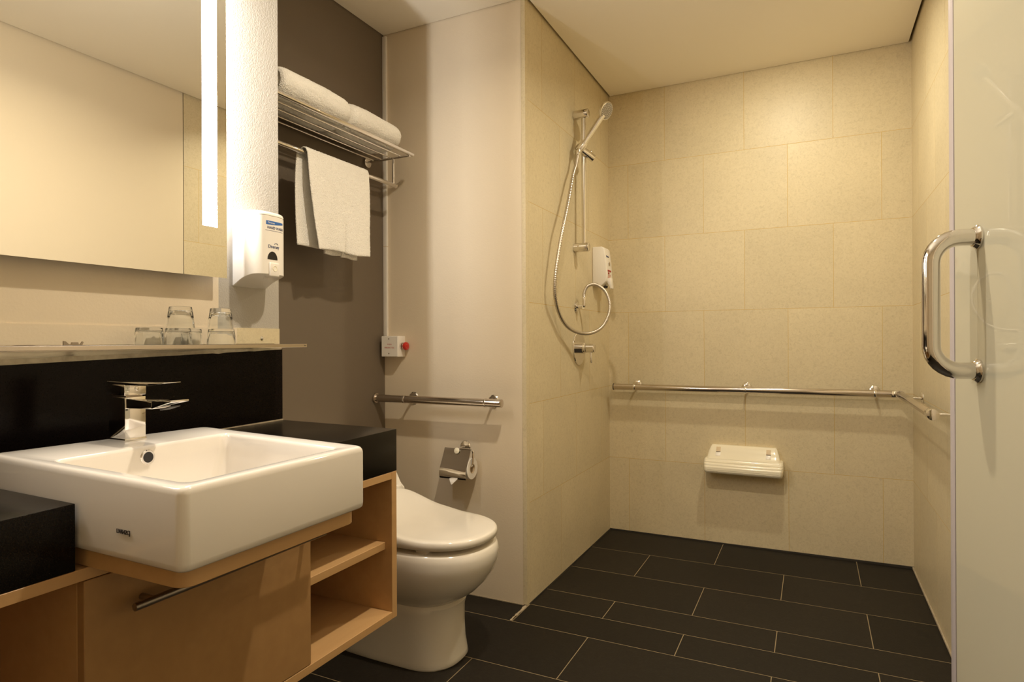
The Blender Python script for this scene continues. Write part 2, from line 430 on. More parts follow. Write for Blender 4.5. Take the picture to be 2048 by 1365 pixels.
# ------------------------------------------------------------------ vanity cabinet
VQ0 = .17; CF = -.965; ZB, ZCB = .342, .716
t = thing('vanity_cabinet', 'maple wall-hung vanity cabinet under the black countertop', 'cabinet', (CF, .74, ZB))
def board(name, *a, mat='maple', bev=.0008): return MB().box(*a, bev=bev, seg=1).obj(name, mat, t, smooth=30)
board('side_panel', PW + .002, CF, QE - .021, QE - .001, ZB, ZCB)
board('side_panel', PW + .002, CF, VQ0, VQ0 + .02, ZB, ZCB)
board('bottom_panel', PW + .002, CF, VQ0 + .02, QE - .021, ZB, ZB + .018)
board('top_rail', PW + .002, CF, VQ0 + .02, QE - .021, ZCB - .018, ZCB)
board('back_panel', PW + .002, PW + .012, VQ0 + .02, QE - .021, ZB + .018, ZCB - .018)
board('divider', PW + .012, CF - .019, .985, 1.0, ZB + .018, ZCB - .018)
board('divider', PW + .012, CF - .019, .545, .56, ZB + .018, ZCB - .018)
board('shelf', PW + .012, CF - .021, 1.0, QE - .021, .5165, .535)
d = MB().box(CF - .018, CF, .5445, 1.0015, ZB + .0195, ZCB - .0195, bev=.0012, seg=1).obj('cabinet_door', 'maple_v', t)
mb = MB()
mb.cyl((-.935, .6, .643), (-.935, 1.012, .643), .0065, bev=.001)
for y in (.632, .98): mb.cyl((CF, y, .643), (-.937, y, .643), .0055)
mb.obj('door_handle', 'brushed', d)
# board under the basin
mb = MB(); R = .022; poly = [(CF - .2, .548)]
poly += [(-.757 - R + R * math.sin(a), .552 + R - R * math.cos(a)) for a in [PI / 2 * k / 6 for k in range(7)]]
poly += [(-.757 - R + R * math.cos(a), .902 - R + R * math.sin(a)) for a in [PI / 2 * k / 6 for k in range(7)]] + [(CF - .2, .902)]
poly = [(x, max(y, .548)) for x, y in poly]
mb.prism(poly, .7165, .7432, bev=.001, seg=1)
mb.obj('basin_support', 'maple', t)

# ------------------------------------------------------------------ countertop (one slab, cut out for the basin) and backsplash
t = thing('countertop', 'black granite countertop with backsplash around the white basin', 'countertop', (CF, .74, .716))
def ctz(q): return .8235 + (q - QE) * .0115
c0, c1 = .5330, .9280
mb = MB()
mb.hexa([(PW, VQ0, .7165), (CF, VQ0, .7165), (CF, c0, .7165), (PW, c0, .7165), (PW, VQ0, ctz(VQ0) + .003), (CF, VQ0, ctz(VQ0)), (CF, c0, ctz(c0)), (PW, c0, ctz(c0) + .003)], bev=.0012, seg=2)
mb.hexa([(PW, c1, .7165), (CF, c1, .7165), (CF, QE, .7165), (PW, QE, .7165), (PW, c1, ctz(c1) + .003), (CF, c1, ctz(c1)), (CF, QE, ctz(QE)), (PW, QE, ctz(QE) + .003)], bev=.0012, seg=2)
mb.hexa([(PW, c0 - .001, .7165), (-1.231, c0 - .001, .7165), (-1.200, c1 + .001, .7165), (PW, c1 + .001, .7165), (PW, c0 - .001, ctz(c0) + .003), (-1.231, c0 - .001, ctz(c0) + .001), (-1.200, c1 + .001, ctz(c1) + .001), (PW, c1 + .001, ctz(c1) + .003)])
mb.obj('slab', 'granite_top', t)
def stz(q): return 1.0284 + (q - QE) * .0303
mb = MB(); SP = -1.3625
mb.hexa([(PW + .0005, VQ0, .81), (SP, VQ0, .81), (SP, QE + .001, .81), (PW + .0005, QE + .001, .81), (PW + .0005, VQ0, stz(VQ0)), (SP, VQ0, stz(VQ0)), (SP, QE + .001, stz(QE)), (PW + .0005, QE + .001, stz(QE))], bev=.001, seg=1)
bs = mb.obj('backsplash', 'granite', t)
mb = MB(); n = 60; lo_, hi_ = [], []
for k in range(n + 1):
    q = VQ0 + (QE - .004 - VQ0) * k / n
    hgt = .0105 - .0045 * (q - .6) / .7
    lo_.append((q, stz(q) - .0008 - (.003 * max(0, noise.noise(Vector((q * 26, 1, 4)))) if q > .95 else 0))); hi_.append((q, stz(q) + hgt + .0008 * noise.noise(Vector((q * 40, 5, 5)))))
mb.prism(lo_ + hi_[::-1], 0, .0015, frame=frame((SP + .0001, 0, 0), (0, 1, 0), (0, 0, 1)))
mb.prism([(VQ0, .8225), (QE, ctz(QE) + .002), (QE, ctz(QE) + .006), (VQ0, .8165)], 0, .0025, frame=frame((SP + .0001, 0, 0), (0, 1, 0), (0, 0, 1)))
mb.obj('caulk_line', 'caulk', t, smooth=0)

# ------------------------------------------------------------------ wash basin
t = thing('wash_basin', 'rectangular white semi-recessed basin set in the black countertop', 'basin', (-.96, .73, .744))
def rr_ring(c, r, z, n=7):
    """rounded quad ring; c = 4 corners ccw, z = function"""
    out = []
    for i in range(4):
        p, a, b_ = Vector(c[i]), Vector(c[i - 1]), Vector(c[(i + 1) % 4])
        u = (a - p).normalized() * r; v = (b_ - p).normalized() * r
        for k in range(n):
            th = PI / 2 * k / (n - 1)
            q = p + u * (1 - math.sin(th)) + v * (1 - math.cos(th))
            out.append((q.x, q.y, z(q) if callable(z) else z))
    return out
def inset(c, d):
    cx = sum(p[0] for p in c) / 4; cy = sum(p[1] for p in c) / 4
    return [(p[0] + (d if p[0] < cx else -d), p[1] + (d if p[1] < cy else -d)) for p in c]
OUT = [(-.737, .5355), (-.737, .9045), (-1.196, .9255), (-1.228, .541)]
def tz(q): return .8575 + (-.737 - q.x) * .0165
INN = [(-.764, .5635), (-.764, .862), (-1.078, .884), (-1.078, .560)]
INB = [(-.815, .61), (-.815, .835), (-1.05, .845), (-1.05, .60)]
rings = [rr_ring(inset(OUT, .014), .010, .744), rr_ring(inset(OUT, .004), .012, .7455), rr_ring(inset(OUT, .0012), .013, .7485), rr_ring(OUT, .014, .756),
         rr_ring(OUT, .014, lambda q: tz(q) - .010), rr_ring(inset(OUT, .0009), .014, lambda q: tz(q) - .0055), rr_ring(inset(OUT, .003), .014, lambda q: tz(q) - .002),
         rr_ring(inset(OUT, .006), .013, lambda q: tz(q) - .0003), rr_ring(inset(OUT, .009), .012, tz),
         rr_ring(inset(INN, -.003), .016, tz), rr_ring(INN, .016, lambda q: tz(q) - .001), rr_ring(inset(INN, .0035), .016, lambda q: tz(q) - .006),
         rr_ring(inset(INN, .006), .02, lambda q: tz(q) - .03), rr_ring(inset(INB, -.012), .024, .782), rr_ring(inset(INB, -.002), .03, .772), rr_ring(inset(INB, .015), .03, .768),
         rr_ring(inset(INB, .07), .02, .766)]
body = MB().loft(rings).obj('basin_body', 'ceramic', t, smooth=50)
mb = MB(); mb.lathe([(0, .013), (.002, .0135), (.0035, .012), (.0035, .0095), (.001, .009)], (-1.0745, .714, .8425), (1, 0, .08), 32, caps=False)
ov = mb.obj('overflow_ring', 'chrome', t)
MB().cyl((-1.0745, .714, .8425), (-1.0722, .714, .8427), .0093).obj('overflow_hole', 'black', t)
MB().lathe([(0, .022), (.002, .021), (.003, .014), (.002, .012), (.002, .002)], (-.935, .722, .7665), (0, 0, 1), 32).obj('drain', 'chrome', t)
text_mesh('model_mark', 'LW642CJ', .0088, frame((-.873, .5355, .7835), (1, 0, 0), (0, 0, 1)), 'ink', t, depth=.001, xs=.85)

# ------------------------------------------------------------------ basin mixer tap
fx, fy, fz = -1.20, .722, .8645
t = thing('basin_tap', 'square chrome single-lever tap on the basin rim', 'tap', (fx + .025, fy + .02, fz))
MB().box(fx - .001, fx + .051, fy - .001, fy + .041, fz - .001, fz + .004, bev=.0008).obj('base_flange', 'chrome', t)
MB().box(fx, fx + .05, fy, fy + .04, fz + .003, .946, bev=.0012).obj('tap_body', 'chrome', t)
mb = MB()
mb.hexa([(fx + .048, fy + .001, .926), (-1.075, fy + .001, .9275), (-1.075, fy + .039, .9275), (fx + .048, fy + .039, .926),
         (fx + .048, fy + .001, .944), (-1.075, fy + .001, .9415), (-1.075, fy + .039, .9415), (fx + .048, fy + .039, .944)], bev=.001)
mb.hexa([(-1.077, fy + .0012, .9278), (-1.024, fy + .002, .9415), (-1.024, fy + .038, .9415), (-1.077, fy + .0388, .9278),
         (-1.077, fy + .0012, .9415), (-1.024, fy + .002, .9448), (-1.024, fy + .038, .9448), (-1.077, fy + .0388, .9415)], bev=.0008)
mb.obj('spout', 'chrome', t)
mb = MB()
mb.box(-1.066, -1.036, fy + .010, fy + .030, .9285, .9305, bev=.0005, mat=Matrix.Translation((-1.05, 0, .93)) @ Matrix.Rotation(-.25, 4, 'Y') @ Matrix.Translation((1.05, 0, -.9298)))
mb.obj('aerator', 'rubber', t)
mb = MB()
mb.box(fx - .004, fx + .05, fy - .001, fy + .041, .949, .970, bev=.0015)
mb.hexa([(fx - .004, fy - .001, .968), (-1.085, fy + .001, .9695), (-1.085, fy + .039, .9695), (fx - .004, fy + .041, .968),
         (fx - .004, fy - .001, .9755), (-1.085, fy + .001, .9735), (-1.085, fy + .039, .9735), (fx - .004, fy + .041, .9755)], bev=.0008)
mb.hexa([(-1.086, fy + .001, .9696), (-1.045, fy + .003, .9748), (-1.045, fy + .037, .9748), (-1.086, fy + .039, .9696),
         (-1.086, fy + .001, .9734), (-1.045, fy + .003, .9762), (-1.045, fy + .037, .9762), (-1.086, fy + .039, .9734)], bev=.0004)
lv = mb.obj('lever', 'chrome', t)
MB().cyl((fx + .05, fy + .022, .9615), (fx + .0512, fy + .022, .9615), .0042, bev=.0004).obj('lever_screw_cap', 'chrome', lv)
MB().box(fx + .004, fx + .046, fy + .004, fy + .036, .944, .950).obj('collar', 'brushed', t)

# ------------------------------------------------------------------ glass shelf and tumblers
SQ1 = 1.2825; SF = -1.25; SZ = 1.0435
t = thing('glass_shelf', 'long narrow glass shelf on the wall below the mirror', 'shelf', (SF, .75, SZ - .009))
MB().box(PW + .004, SF, .19, SQ1, SZ - .0075, SZ, bev=.0008, seg=1).obj('shelf_pane', 'shelfglass', t)
MB().box(SF, SF + .003, .19, SQ1 + .001, SZ - .0095, SZ - .0005, bev=.0006, seg=1).obj('front_rail', 'steel', t)
MB().box(PW + .0025, PW + .004, .19, QE - .02, SZ - .012, SZ + .001).obj('wall_rail', 'steel', t)
for y in (.30, .745, 1.19):
    MB().box(PW + .004, PW + .03, y, y + .012, SZ - .0110, SZ - .0075).obj('bracket', 'steel', t)
MB().cyl((SF + .003, SQ1 - .007, SZ - .005), (SF + .0036, SQ1 - .007, SZ - .005), .0012).obj('end_screw', 'rubber', t)
# little clip standing on the shelf
mb = MB(); mb.prism([(-.017, 0), (.016, 0), (.019, .006), (.017, .0075), (.013, .002), (.010, .002), (.009, .006), (-.002, .006), (-.003, .002), (-.008, .0025), (-.013, .0075), (-.017, .0085)], 0, .004,
         frame=frame((-1.29, .708, SZ), (0, 1, 0), (0, 0, 1)))
tag(mb.obj('metal_clip', 'brushed', origin=(-1.29, .708, SZ)), 'small bent metal clip lying on the glass shelf left of the tumblers', 'clip')
tag(MB().lathe([(0, .0052), (.002, .005), (.0035, .003), (.004, .001)], (PW + .0025, 1.242, 1.0595), (1, 0, 0), 20).obj('wall_screw', 'chrome', origin=(PW + .0025, 1.242, 1.0595)),
    'single screw in the tile band beneath the soap dispenser', 'screw')

def tumbler(name, x, y, z, hgt, r_open, r_base, label):
    """upside-down faceted tumbler: thick base on top"""
    seg = 40; w = .0018
    def fl(r, k, a): return r * (1 + a * math.cos(k / seg * 2 * PI * 10))
    rings = []
    prof = [(0, r_open), (hgt * .5, (r_open + r_base) / 2 + .0006), (hgt * .93, r_base + .0006), (hgt * .985, r_base), (hgt, r_base - .002)]
    inner = [(hgt - .0025, r_base - .007), (hgt * .82, r_base - .0045), (hgt * .80, r_base - .0035), (hgt * .5, (r_open + r_base) / 2 - w), (0, r_open - w)]
    mb = MB()
    for i, (h, r) in enumerate(prof):
        a = .018 if 0 < i < 4 else 0
        rings.append([(x + fl(r, k, a) * math.cos(2 * PI * k / seg), y + fl(r, k, a) * math.sin(2 * PI * k / seg), z + h) for k in range(seg)])
    # closed top, then back down the inside
    top = [(x, y, z + hgt - .0004)]
    rin = []
    for i, (h, r) in enumerate([(hgt * .80, .002), (hgt * .80, r_base - .006), (hgt * .77, r_base - .0035), (hgt * .4, (r_open * .6 + r_base * .4) - w), (0, r_open - w)]):
        rin.append([(x + r * math.cos(2 * PI * k / seg), y + r * math.sin(2 * PI * k / seg), z + h) for k in range(seg)])
    b = bmesh.new(); seq = [[b.verts.new(p) for p in r] for r in rings]
    inn = [[b.verts.new(p) for p in r] for r in rin]
    def br(A, B):
        for k in range(seg): b.faces.new((A[k], A[(k + 1) % seg], B[(k + 1) % seg], B[k]))
    for A, B in zip(seq[:-1], seq[1:]): br(A, B)
    b.faces.new(seq[-1]); b.faces.new(inn[0])
    for A, B in zip(inn[:-1], inn[1:]): br(A, B)
    br(inn[-1], seq[0])
    bmesh.ops.recalc_face_normals(b, faces=b.faces)
    mb._merge(b)
    o = mb.obj('drinking_glass', 'glass', origin=(x, y, z), smooth=45)
    return tag(o, label, 'glass', 'upturned tumblers on the glass shelf')
gh = .0375
tumbler('g', -1.31, .8765, SZ + .0002, gh, .0295, .0262, 'upturned clear tumbler at the left end of the cluster with nothing on it')
tumbler('g', -1.318, .951, SZ + .0002, gh, .0295, .0262, 'lower tumbler directly under the taller left stack')
tumbler('g', -1.303, 1.055, SZ + .0002, gh, .0335, .0290, 'lower tumbler directly under the right stack nearest the soap dispenser')
tumbler('g', -1.345, 1.004, SZ + .0002, gh, .0250, .0225, 'short tumbler half hidden between and behind the two stacks')
tumbler('g', -1.312, .953, SZ + gh + .0006, .0495, .0300, .0238, 'upturned tumbler on top of the left stack')
tumbler('g', -1.303, 1.053, SZ + gh + .0006, .0495, .0290, .0235, 'upturned tumbler on top of the right stack')

# ------------------------------------------------------------------ hand wash dispenser on the vanity wall
def dispenser1():
    q0, q1 = 1.149, 1.259; z0, z1 = 1.196, 1.399
    cx = (q0 + q1) / 2
    t = thing('soap_dispenser', 'white hand wash dispenser with blue lettering mounted beside the mirror', 'dispenser', (PW, cx, z0))
    def outline(z, d=.090, s=0):
        """(x,y) ring of the bowed front at height z"""
        pts = [(PW + .0005, q0 + s)]
        n = 26
        pts.append((PW + .030, q0 + s - 0.0))
        for k in range(n + 1):
            a = PI * (k / n)
            yy = cx - (cx - q0 - s) * math.copysign(abs(math.cos(a)) ** .62, math.cos(a))
            xx = PW + .035 + (d - .035 - s) * (math.sin(a)) ** .62
            pts.append((xx, yy))
        pts.append((PW + .030, q1 - s)); pts.append((PW + .0005, q1 - s))
        return [(x, y, z(x) if callable(z) else z) for x, y in pts]
    def zb(x):   # curved underside: arches upward towards the front
        u = (x - PW) / .09; return z0 + .030 * (1 - (1 - min(1, u)) ** 2)
    rings = [outline(lambda x: zb(x) + .000, s=.002), outline(lambda x: zb(x) + .002), outline(1.33), outline(1.3805), outline(1.3815, s=.0012), outline(1.3825, s=.0012)]
    b = MB().loft(rings).obj('dispenser_body', 'plastic', t, smooth=40)
    def zt(x): u = (x - PW) / .09; return 1.3965 - .004 * u
    rings = [outline(1.3827), outline(lambda x: zt(x) - .008), outline(lambda x: zt(x) - .003, s=.002), outline(lambda x: zt(x), s=.006)]
    c = MB().loft(rings).obj('lid', 'plastic', t, smooth=50)
    def surf(q, off):
        """x of the front surface at q"""
        u = min(.9999, abs(q - cx) / (cx - q0)); a = math.acos(u ** (1 / .62)) if u < 1 else 0
        return PW + .035 + (.090 - .035) * math.sin(a) ** .62 + off
    def bend(qs, zs): return lambda p: Vector((surf(qs + p.x, .0004 + p.z), qs + p.x, zs + p.y))
    def patch(name, poly_q, mat, off=.0003, par=None, thick=.0006):
        """strip given as columns [(q, zlow, zhigh)]"""
        mb = MB()
        rings = []
        for q, za, zb_ in poly_q:
            rings.append([(surf(q, off - thick), q, za), (surf(q, off), q, za), (surf(q, off), q, zb_), (surf(q, off - thick), q, zb_)])
        return mb.loft(rings).obj(name, mat, par or t, smooth=40)
    qs = lambda a, b_, n=10: [a + (b_ - a) * k / n for k in range(n + 1)]
    bl = patch('blue_band', [(q, 1.358 + (.0055 * ((q - 1.18) / .058) ** 2), 1.3685) for q in qs(1.180, 1.238)], 'blue')
    text_mesh('brand_text', 'Diversey', .0062, None, 'white', bl, bend=bend(1.185, 1.3615), depth=.0006)
    text_mesh('hand_wash_text', 'HAND WASH', .0098, None, 'navy', t, bend=bend(1.183, 1.3475), depth=.0006, xs=.92)
    patch('rule_line', [(q, 1.3425, 1.3433) for q in qs(1.178, 1.238)], 'navy')
    text_mesh('brand_text', 'Diversey', .0125, None, 'navy', t, bend=bend(1.186, 1.297), depth=.0006, xs=.82)
    MB().tube([(surf(1.186 + .026 + .006 * math.cos(a), .0006), 1.186 + .026 + .006 * math.cos(a), 1.307 + .004 * math.sin(a)) for a in [PI * k / 8 for k in range(9)]], .0005, 6).obj('brand_swoosh', 'navy', t)
    patch('level_window', [(1.2 + .0165 * -math.cos(a), 1.2665, 1.267 + .021 * math.sin(a)) for a in [PI * k / 14 for k in range(15)]], 'black', off=.0005)
    mb = MB(); mb.box(surf(cx, -.02), surf(cx, .0045), 1.187, 1.221, 1.221, 1.259, bev=.004, seg=3)
    lv = mb.obj('push_lever', 'plastic', t)
    mb = MB(); mb.lathe([(0, .007), (.0006, .0078), (.0012, .0068), (.0002, .004), (.0001, .001)], (surf(cx, .0042), 1.204, 1.243), (1, 0, 0), 24); mb.obj('thumb_dimple', 'seatpl', lv)
    MB().cyl((PW + .062, 1.204, 1.2235), (PW + .062, 1.204, 1.2175), .008, .006).obj('nozzle', 'plastic', t)
dispenser1()

# ------------------------------------------------------------------ towel rack on the grey wall
RZ = 1.818; RF = -1.485
t = thing('towel_rack', 'chrome towel rack with wire shelf and lower rail on the grey wall', 'rack', (PG, 1.85, 1.70))
MB().cyl((RF, 1.36, RZ + .003), (RF, 2.128, RZ + .003), .0085, bev=.001).obj('front_rail', 'chrome', t)
for x in (-1.535, -1.585, -1.635, -1.675):
    MB().cyl((x, 1.36, RZ), (x, 2.112, RZ), .0032, seg=14).obj('shelf_rod', 'chrome', t)
for y in (1.40, 2.107):
    MB().tube([(PG + .002, y, RZ - .006), (RF, y, RZ - .006)], .005, 12).obj('cross_arm', 'chrome', t)
    MB().cyl((PG, y, RZ - .008), (PG + .012, y, RZ - .008), .021, bev=.002).obj('wall_flange', 'chrome', t)
    MB().cyl((-1.567, y, RZ - .006), (-1.567, y, 1.702), .005, seg=14).obj('drop_post', 'chrome', t)
MB().cyl((-1.567, 1.36, 1.7), (-1.567, 2.125, 1.7), .0085, bev=.001).obj('lower_rail', 'chrome', t)

def fuzz(p, n, amp, s=1):
    return p + n * amp * (noise.noise(p * 240 * s) + .6 * noise.noise(p * 420 * s + Vector((5, 3, 1))))

def rolled_towel(q0, q1, xc, zc, a, b, label, spiral, droop=0):
    """thick folded-and-rolled bath towel lying along the rack"""
    mb = MB(); nq, nt = 110, 150
    bm = bmesh.new(); rings = []
    def section(q, f, th):
        # super-ellipse, flatter below where it rests on the rods
        c, s_ = math.cos(th), math.sin(th); e = 2 / 2.4
        x = a * f * math.copysign(abs(c) ** e, c); z = b * f * math.copysign(abs(s_) ** e, s_)
        if z < 0: z *= .93
        lump = .0035 * noise.noise(Vector((q * 9, th * .8, 2 + q0))) + .002 * noise.noise(Vector((q * 20, th * 2, q0)))
        return x, z, lump
    for i in range(nq + 1):
        u = i / nq; q = q0 + (q1 - q0) * u
        e0 = min(1, (q - q0) / .030); e1 = min(1, (q1 - q) / .055)
        f = (max(.0, 1 - (1 - e0) ** 2.5) ** .5 * .16 + .84 if e0 < 1 else 1) * (max(.0, 1 - (1 - e1) ** 2.2) ** .5 * .45 + .55 if e1 < 1 else 1)
        ring = []; bulge = .84 + .16 * math.sin(PI * min(1, max(0, u)) ** .9)
        for k in range(nt):
            th = 2 * PI * k / nt; x, z, l = section(q, f, th)
            if z > 0: z = z * bulge + 0
            p = Vector((xc + x, q, zc + z)); nn = Vector((math.cos(th), 0, math.sin(th)))
            p += nn * l
            # the overlapping edge of the towel
            edge = .002 if math.sin(th - 2.1) > 0 else 0
            p += nn * edge
            p = fuzz(p, nn, .0018)
            ring.append(bm.verts.new(p))
        rings.append(ring)
    for A, B in zip(rings[:-1], rings[1:]):
        for k in range(nt): bm.faces.new((A[k], A[(k + 1) % nt], B[(k + 1) % nt], B[k]))
    for ring, q, sgn, base in ((rings[0], q0, 1, .84), (rings[-1], q1, -1, .55)):
        prev = ring
        for j in range(1, 25):
            rad = 1 - j / 25
            cur = []
            for k in range(nt):
                th = 2 * PI * k / nt; x, z, l = section(q, base * rad, th)
                ph = rad * 3.4 + th / (2 * PI)
                g = (.5 + .5 * math.cos(2 * PI * ph)) ** 2
                dq = (sgn * .016 * g * (1 if spiral else 0) * (1 if rad < .93 else 0)) - sgn * .010 * (1 - rad ** 2)
                p = Vector((xc + x, q + dq, zc + z)); p = fuzz(p, Vector((0, 1, 0)), .0014)
                cur.append(bm.verts.new(p))
            for k in range(nt): bm.faces.new((prev[k], prev[(k + 1) % nt], cur[(k + 1) % nt], cur[k]))
            prev = cur
        bm.faces.new(prev)
    bmesh.ops.recalc_face_normals(bm, faces=bm.faces)
    mb._merge(bm)
    o = mb.obj('rolled_towel', 'terry', origin=(xc, (q0 + q1) / 2, RZ + .004), smooth=180)
    return tag(o, label, 'towel', 'rolled bath towels on the rack')
rolled_towel(1.440, 1.778, -1.592, RZ + .0065 + .056, .106, .062, 'rolled white bath towel on the rack nearer the mirror wall', True)
rolled_towel(1.779, 2.085, -1.592, RZ + .0065 + .054, .104, .060, 'rolled white bath towel on the rack at its far right end', False)

# hanging hand towel: one cloth folded over the lower rail
def hanging_towel():
    r = .0165; zc = 1.700; x0 = -1.567; bm = bmesh.new(); nv, nu = 190, 112
    front, back = .326, .318
    arc = PI * r; tot = front + arc + back
    def spine(s, u):
        if s < front:
            z = zc - (front - s); x = x0 + r + .006 * math.sin(min(1, (front - s) / .12) * PI / 2)
        elif s < front + arc:
            a = (s - front) / r; x = x0 + r * math.cos(a); z = zc + r * math.sin(a)
        else:
            z = zc - (s - front - arc); x = x0 - r - .004 * math.sin(min(1, (s - front - arc) / .1) * PI / 2)
        return x, z
    G = [[], []]
    for i in range(nv + 1):
        s = tot * i / nv; row = [[], []]
        dn = max(0, (front - s) / front)            # 0 at the rail, 1 at the front hem
        db = max(0, (s - front - arc) / back)
        for j in range(nu + 1):
            u = j / nu
            ql, qr = 1.597, 1.926
            if s < front: ql = 1.600 + .004 * dn + .052 * max(0, dn - .25) ** 1.3; qr = 1.926 - .002 * dn
            if s > front + arc: ql = 1.585 - .006 * math.sin(db * PI); qr = 1.905 - .02 * db
            q = ql + (qr - ql) * u
            x, z = spine(s, u)
            # soft folds; a cleft near the hem where the folded halves part
            x += .0045 * math.sin(q * 24 + 1.0) * max(dn, db) + .003 * noise.noise(Vector((q * 9, z * 6, 3))) * max(dn, db)
            if s < front:
                cleft = math.exp(-((q - 1.785) / .0045) ** 2) * max(0, (dn - .66) / .34) ** .7
                x -= .024 * cleft; z -= -.006 * cleft
                x += .006 * math.exp(-((u) / .08) ** 2) * dn
                z += -.010 * (u - .5) * 0 + .0035 * math.sin(q * 30) * dn
            thick = .0065
            row[0].append((Vector((x, q, z)), thick)); row[1].append(None)
        G[0].append(row[0])
    P = G[0]
    def nrm(i, j):
        a = P[min(i + 1, nv)][j][0] - P[max(i - 1, 0)][j][0]; b = P[i][min(j + 1, nu)][0] - P[i][max(j - 1, 0)][0]
        return a.cross(b).normalized()
    outer, inner = [], []
    for i in range(nv + 1):
        ro, ri = [], []
        for j in range(nu + 1):
            p, th = P[i][j]; n = nrm(i, j)
            e = min(1, min(j, nu - j) / 2.5, min(i, nv - i) / 2.5); e = .25 + .75 * math.sqrt(e)
            s = tot * i / nv
            hem = 1.12 if .010 < s < .017 else 1
            am = .0017 if not (.010 < s < .020) else .0005
            ro.append(bm.verts.new(fuzz(p + n * th * .5 * e * -1, -n, am)))
            ri.append(bm.verts.new(fuzz(p + n * th * .5 * e, n, .0008)))
        outer.append(ro); inner.append(ri)
    for i in range(nv):
        for j in range(nu):
            bm.faces.new((outer[i][j], outer[i][j + 1], outer[i + 1][j + 1], outer[i + 1][j]))
            bm.faces.new((inner[i][j], inner[i + 1][j], inner[i + 1][j + 1], inner[i][j + 1]))
    for i in range(nv):
        bm.faces.new((outer[i][0], outer[i + 1][0], inner[i + 1][0], inner[i][0])); bm.faces.new((outer[i][nu], inner[i][nu], inner[i + 1][nu], outer[i + 1][nu]))
    for j in range(nu):
        bm.faces.new((outer[0][j], inner[0][j], inner[0][j + 1], outer[0][j + 1])); bm.faces.new((outer[nv][j], outer[nv][j + 1], inner[nv][j + 1], inner[nv][j]))
    bmesh.ops.recalc_face_normals(bm, faces=bm.faces)
    mb = MB(); mb._merge(bm)
    # inner folded flaps that hang a little lower than the front
    for qa, qb, dz in ((1.690, 1.775, .012), (1.778, 1.868, .016)):
        rings = []
        for k in range(31):
            q = qa + (qb - qa) * k / 30; xx = x0 + .006 + .003 * math.sin(q * 60)
            zlo = zc - front - dz + .002 * math.sin(q * 50) + .001 * (q - qa) * 20
            rings.append([(xx - .0035, q, zlo), (xx + .0035, q, zlo), (xx + .0035, q, zc - .22), (xx - .0035, q, zc - .22)])
        mb.loft(rings)
    o = mb.obj('hand_towel', 'terry', origin=(x0, 1.76, zc), smooth=180)
    tag(o, 'white hand towel hanging folded over the lower rail of the rack', 'towel')
hanging_towel()

# ------------------------------------------------------------------ conduit and emergency call box
t = thing('cable_conduit', 'white cable conduit running up the corner to the ceiling', 'conduit', (PG, QT, 1.07))
mb = MB(); mb.box(PG + .001, PG + .022, QT - .012, QT - .0002, 1.0725, ZC - .008, bev=.0015); mb.obj('channel', 'plastic', t)
MB().box(PG + .0005, PG + .0225, QT - .0126, QT - .0002, 1.468, 1.470).obj('joint', 'ivory_dk', t)
bx0, bx1, by0, bz0, bz1 = -1.688, -1.600, QT - .050, .983, 1.0725
t = thing('emergency_call_box', 'white emergency call box with a red push button in the corner', 'call button', (bx0, QT, bz0))
MB().box(bx0, bx1, by0, QT - .0003, bz0, bz1, bev=.0015).obj('box', 'plastic', t)
pl = MB().box(bx0 + .001, bx1 - .002, by0 - .0025, by0, bz0 + .001, bz1 - .001, bev=.001, seg=1).obj('cover_plate', 'plastic', t)
for z in (bz0 + .014, bz1 - .012): MB().cyl((-1.6475, by0 - .0025, z), (-1.6475, by0 - .0035, z), .003, bev=.0005).obj('screw', 'chrome', pl)
fr = frame((-1.6445, by0 - .0026, 1.033), (1, 0, 0), (0, 0, 1))
text_mesh('call_text', 'PUSH', .0095, fr, 'redink', pl, align='CENTER')
fr = frame((-1.6445, by0 - .0026, 1.0195), (1, 0, 0), (0, 0, 1))
text_mesh('call_text', 'EMERGENCY CALL', .0092, fr, 'redink', pl, align='CENTER', xs=.68)
MB().lathe([(0, .0155), (.006, .0155), (.007, .0125), (.012, .0125)], (bx1, QT - .024, 1.029), (1, 0, 0), 30).obj('button_collar', 'steel', t)
b = MB().lathe([(.012, .010), (.014, .0155), (.018, .0175), (.024, .0175), (.028, .0155), (.030, .009), (.0305, .001)], (bx1, QT - .024, 1.029), (1, 0, 0), 32).obj('push_button', 'red', t)
mb = MB()
for k in range(2):
    mb.tube([(bx1 + .0302 - .0012, QT - .024 + .0095 * math.cos(a), 1.029 + .0095 * math.sin(a)) for a in [k * PI + .5 + 1.9 * j / 8 for j in range(9)]], .0009, 6)
mb.obj('arrow_mark', 'white', b)

# ------------------------------------------------------------------ grab bars
BR = .0160
t = thing('grab_bar', 'short polished steel grab bar on the cream wall beside the toilet', 'grab bar', (-1.36, QT, .805))
qb = QT - .0700
MB().cyl((-1.700, qb, .8045), (-1.097, qb, .8045), BR, bev=.001).obj('bar', 'steel', t)
MB().cyl((-1.0975, qb, .8045), (-1.0935, qb, .8045), BR + .0006, bev=.0006).obj('end_cap', 'steel', t)
MB().cyl((PG + .0005, qb, .8045), (-1.6995, qb, .8045), BR + .005, bev=.0015).obj('end_cap', 'steel', t)
for x in (-1.5545, -1.1650):
    mb = MB(); mb.cyl((x - .004, qb, .8045), (x + .004, qb, .8045), BR + .0022, bev=.001); mb.obj('collar', 'chrome', t)
    MB().cyl((x, QT - .008, .8045), (x, qb + BR, .8045), .005, seg=16).obj('post', 'chrome', t)
    MB().lathe([(0, .026), (.003, .026), (.0065, .022), (.008, .008)], (x, QT, .8045), (0, -1, 0), 32).obj('wall_flange', 'chrome', t)

